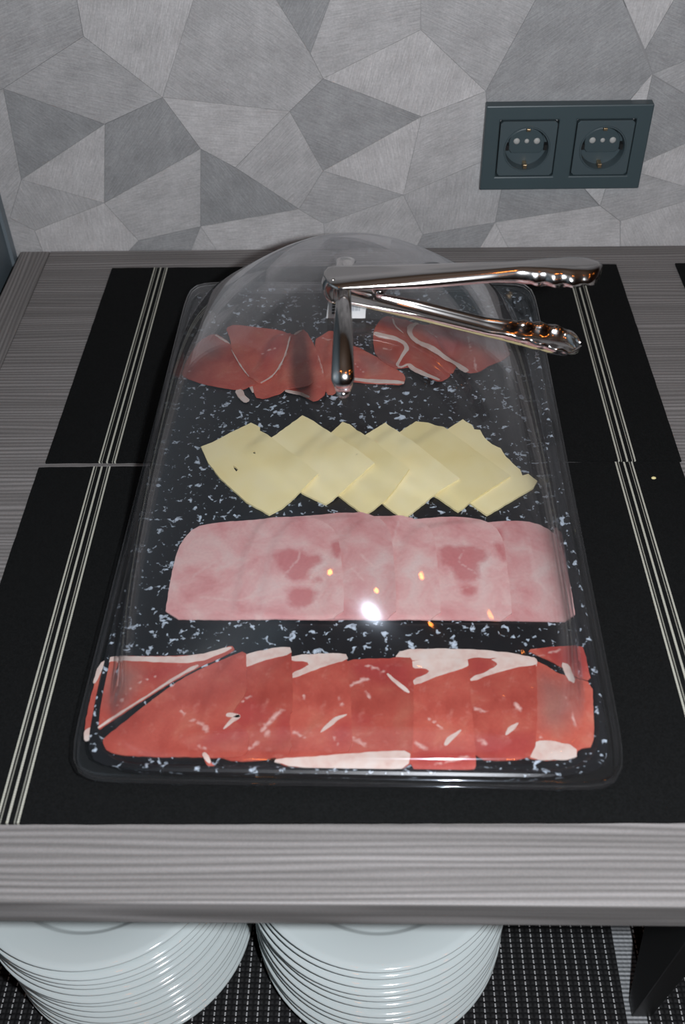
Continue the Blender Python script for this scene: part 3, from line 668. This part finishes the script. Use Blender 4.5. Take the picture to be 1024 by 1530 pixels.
# ------------------------------------------------------------------ serving tongs laid through the handle
tg = tag(empty('serving_tongs', (.06, 0, DZ+DH)), 'polished steel serving tongs resting on the clear cover, looped over its handle', 'tongs')
def tong_arm(A, B, flip, name):
    A = Vector(A); B = Vector(B); t = (B-A).normalized(); L = (B-A).length
    lat = Vector((0, 1, 0)); lat = (lat-t*lat.dot(t)).normalized(); nn = t.cross(lat).normalized()      # nn points up
    if nn.z < 0: nn = -nn
    out = nn*(1 if flip > 0 else -1)
    NU, NV = 70, 16; V = []; F = []
    for i in range(NU+1):
        u = i/NU; s = u*L
        h0 = .0140 if flip > 0 else .0088
        if u < .06: hw = h0*math.sqrt(max(0.02, 1-(1-u/.06)**2))
        elif u < .70: hw = h0+(.0078-h0)*((u-.06)/.64)
        else:
            q = (u-.70)/.30; hw = .0078+.0060*math.sin(math.pi*min(1, q*.62+.0))**1.2
            hw *= math.sqrt(max(.03, 1-max(0, (q-.72)/.28)**2)) if q > .72 else 1
        dep = .0025+.0043*min(1, u/.35) if u < .62 else .0068+.0030*math.sin(math.pi*min(1, (u-.62)/.38))
        if u < .05: dep *= u/.05
        bow = -(.003*((u-.72)/.28)**2 if u > .72 else 0)
        for j in range(NV+1):
            v = 2*j/NV-1
            h = hw
            if u > .74: h += .0010*math.sin((u-.74)*95)*(abs(v)**3)
            p = A+t*s+lat*(v*h)+out*(bow-dep*abs(v)**4)
            if u > .74: p += out*(.0007*math.sin((u-.74)*95+1)*abs(v)**6)
            V.append(tuple(p))
    for i in range(NU):
        for j in range(NV):
            a = i*(NV+1)+j; F.append((a, a+1, a+NV+2, a+NV+1))
    o = mk(name, V, F, MT['steel'], tg, smooth=True); solidify(o, .0009, 0); return o
tp = DZ+DH
U0 = onz(484, 410, tp+.0285); U1 = onz(900, 388, tp+.036)
L0 = U0+np.array([.002, .002, -.0158]); L1 = onz(860, 531, tp-.028)
arm_u = tong_arm(U0, U1, 1, 'upper_arm'); arm_l = tong_arm(L0, L1, -1, 'lower_arm')
# hinge pin, spring and pull ring
def cyl(name, a, b, r, mat, parent, n=16):
    a = Vector(a); b = Vector(b); t = (b-a).normalized(); u = t.orthogonal().normalized(); v = t.cross(u)
    R = [[tuple(p+u*(r*k*math.cos(2*math.pi*i/n))+v*(r*k*math.sin(2*math.pi*i/n))) for i in range(n)] for p, k in ((a, .7), (a+t*.0006, 1), (b-t*.0006, 1), (b, .7))]
    V, F = sweep(R); return mk(name, V, F, mat, parent, smooth=True)
mid = Vector((U0+L0)/2)
pin = mid+Vector((.034, 0, .000))
cyl('hinge_pin', pin+Vector((0, -.0095, -.002)), pin+Vector((0, .0095, -.002)), .0030, MT['steel'], tg)
R = []
for k in range(60):
    f = k/59; an = f*2*math.pi*4.5; y = -.006+.012*f
    c = pin+Vector((.0048*math.cos(an), y, .0048*math.sin(an)))
    R.append([tuple(c+Vector((math.cos(an), 0, math.sin(an)))*(.0008*math.cos(q))+Vector((0, 1, 0))*(.0008*math.sin(q))) for q in [i*math.pi/4 for i in range(8)]])
V, F = sweep(R); mk('spring', V, F, MT['steel'], tg, smooth=True)
# curved end band joining both arms
V = []; F = []
for i in range(17):
    an = math.pi/2+math.pi*i/16
    for j in range(9):
        v = 2*j/8-1; V.append((mid.x+.006+.0085*math.cos(an)*(1-.25*v*v), mid.y+.0085*v, mid.z+.0082*math.sin(an)))
for i in range(16):
    for j in range(8): a = i*9+j; F.append((a, a+1, a+10, a+9))
solidify(mk('end_band', V, F, MT['steel'], tg, smooth=True), .0009, 0)

# ------------------------------------------------------------------ double wall socket
SX, SZ = .1962, .1083
so = tag(empty('wall_socket', (SX, WY-.0008, SZ)), 'dark anthracite double power socket on the grey papered wall', 'socket')
FY = WY-.0008; DP = .0115
xs = [-.0765, -.0628, -.0082, .0082, .0628, .0765]; zs = [-.041, -.0275, .0275, .041]
bm = bmesh.new(); gv = {}
for i, x in enumerate(xs):
    for j, z in enumerate(zs): gv[i, j] = bm.verts.new((x+SX, FY, z+SZ))
fs = []
for i in range(5):
    for j in range(3):
        if j == 1 and i in (1, 3): continue
        fs.append(bm.faces.new((gv[i, j], gv[i+1, j], gv[i+1, j+1], gv[i, j+1])))
r = bmesh.ops.extrude_face_region(bm, geom=fs); bmesh.ops.translate(bm, vec=(0, -DP, 0), verts=[g for g in r['geom'] if isinstance(g, bmesh.types.BMVert)])
bmesh.ops.recalc_face_normals(bm, faces=bm.faces)
V = [tuple(v.co) for v in bm.verts]; bm.verts.index_update(); F = [[v.index for v in f.verts] for f in bm.faces]; bm.free()
bevel(mk('frame', V, F, MT['anth'], so), .0012)
def quad_with_well(cx, cz):
    N = 64; h = .0264; V = []
    def sq(t, hh):
        c, s = math.cos(t), math.sin(t); k = hh/max(abs(c), abs(s)); return c*k, s*k
    T = [2*math.pi*(i+.5)/N for i in range(N)]; y0 = FY-DP
    prof = [('s', h, -.0005+.006), ('s', h, .0002), ('s', h-.0004, -.0002), ('c', .0218, -.0002), ('c', .0212, -.0012), ('c', .0204, -.0012), ('c', .0200, 0), ('c', .0197, .0095), ('c', .0002, .0095)]
    for k, r, dy in prof:
        for t in T:
            x, z = sq(t, r) if k == 's' else (r*math.cos(t), r*math.sin(t)); V.append((cx+x, y0+dy, cz+z))
    F = [(i*N+k, (i+1)*N+k, (i+1)*N+(k+1) % N, i*N+(k+1) % N) for i in range(len(prof)-1) for k in range(N)]
    return V, F
for sx in (-1, 1):
    cx = SX+sx*.0355
    V, F = quad_with_well(cx, SZ); ins = mk('socket_insert', V, F, MT['anth2'], so); ins.data.set_sharp_from_angle(angle=math.radians(30))
    wb = FY-DP+.0095
    # raised face block inside the well
    P = [(cx+.0165*math.cos(a), SZ+.004+.0135*math.sin(a)) for a in [math.pi*k/24 for k in range(25)]]+[(cx-.0165, SZ-.002), (cx-.0135, SZ-.0062), (cx+.0135, SZ-.0062), (cx+.0165, SZ-.002)]
    n = len(P); V = [(x, wb-.0045, z) for x, z in P]+[(x, wb+.0002, z) for x, z in P]; F = [tuple(range(n))]+[(i, n+i, n+(i+1) % n, (i+1) % n) for i in range(n)]
    bevel(mk('face_block', V, F, MT['anth'], ins), .0006)
    for nm, dx, rr, mt in (('pin_shutter', -.0095, .0030, 'pale'), ('pin_shutter', .0095, .0030, 'pale'), ('centre_screw', 0, .0022, 'pale')):
        cyl(nm, (cx+dx, wb-.0040, SZ+.0055), (cx+dx, wb-.0053, SZ+.0055), rr, MT[mt], ins, 16)
    box('earth_contact', (cx-.0018, cx+.0018, wb-.010, wb, SZ-.0195, SZ-.0155), MT['brass'], ins, .0004)
    box('earth_contact', (cx-.0018, cx+.0018, wb-.010, wb, SZ+.0168, SZ+.0193), MT['brass'], ins, .0004)
    box('side_rib', (cx+.0165, cx+.0195, wb-.007, wb, SZ-.0025, SZ+.0025), MT['dark'], ins)
    box('side_rib', (cx-.0195, cx-.0165, wb-.007, wb, SZ-.0025, SZ+.0025), MT['dark'], ins)

# ------------------------------------------------------------------ stacks of plates on the counter
PR = .1067
prof = [(.0005, .0063), (.056, .0063), (.0585, .0), (.0625, .0), (.064, .0063), (.0775, .0070), (.0815, .0120), (.100, .0150), (PR-.0006, .0160), (PR, .0172), (PR-.0006, .0184), (.100, .0180), (.0800, .0160), (.0782, .0152), (.0755, .0116), (.0735, .0108), (.0005, .0108)]
def plate_mesh(sp):
    k = sp-.01085
    PV, PF = lathe([(a, b-(k if b < .001 else 0)) for a, b in prof], 96)
    pm = bpy.data.meshes.new('dinner_plate'); pm.from_pydata([(v[0], v[1], v[2]+k) for v in PV], [], PF); pm.update(); pm.materials.append(MT['china']); pm.polygons.foreach_set('use_smooth', [True]*len(pm.polygons)); return pm
ORD = 'first second third fourth fifth sixth seventh eighth ninth tenth eleventh twelfth thirteenth fourteenth'.split()
def stack(NP, SP, fx, fy, seed, shifts, label, toplabel, group):
    r2 = random.Random(seed); pm = plate_mesh(SP)
    ztop = -.372+.0001+SP*(NP-1)
    c = onz(fx, fy, ztop+.0175+SP-.01085); cx, cy = c[0], c[1]+PR
    for k in range(NP):
        d = NP-1-k                                   # 0 = topmost
        dx, dy = shifts(d, r2)
        o = link(bpy.data.objects.new('dinner_plate', pm), None, (cx+dx, cy+dy, -.372+.0001+SP*k)); o.rotation_euler[2] = r2.random()*6
        tag(o, toplabel if d == 0 else 'white porcelain plate, %s from the top of the stack %s' % (ORD[d], label), 'plate', group)
stack(14, .0110, 108, 1454, 3, lambda d, r: (d*.0002+r.uniform(-.0008, .0008)+(.0022 if d > 6 else 0), r.uniform(-.0015, .001)), 'near the blue grey wall', 'white porcelain plate topmost of the stack near the wall end', 'plates in the stack near the blue grey wall')
stack(12, .0130, 563, 1454, 5, lambda d, r: (r.uniform(-.0008, .0008)+(.003 if d > 3 else 0), -d*.0004+r.uniform(-.001, .001)), 'toward the black leg', 'white porcelain plate topmost of the stack toward the black table leg', 'plates in the stack toward the table leg')
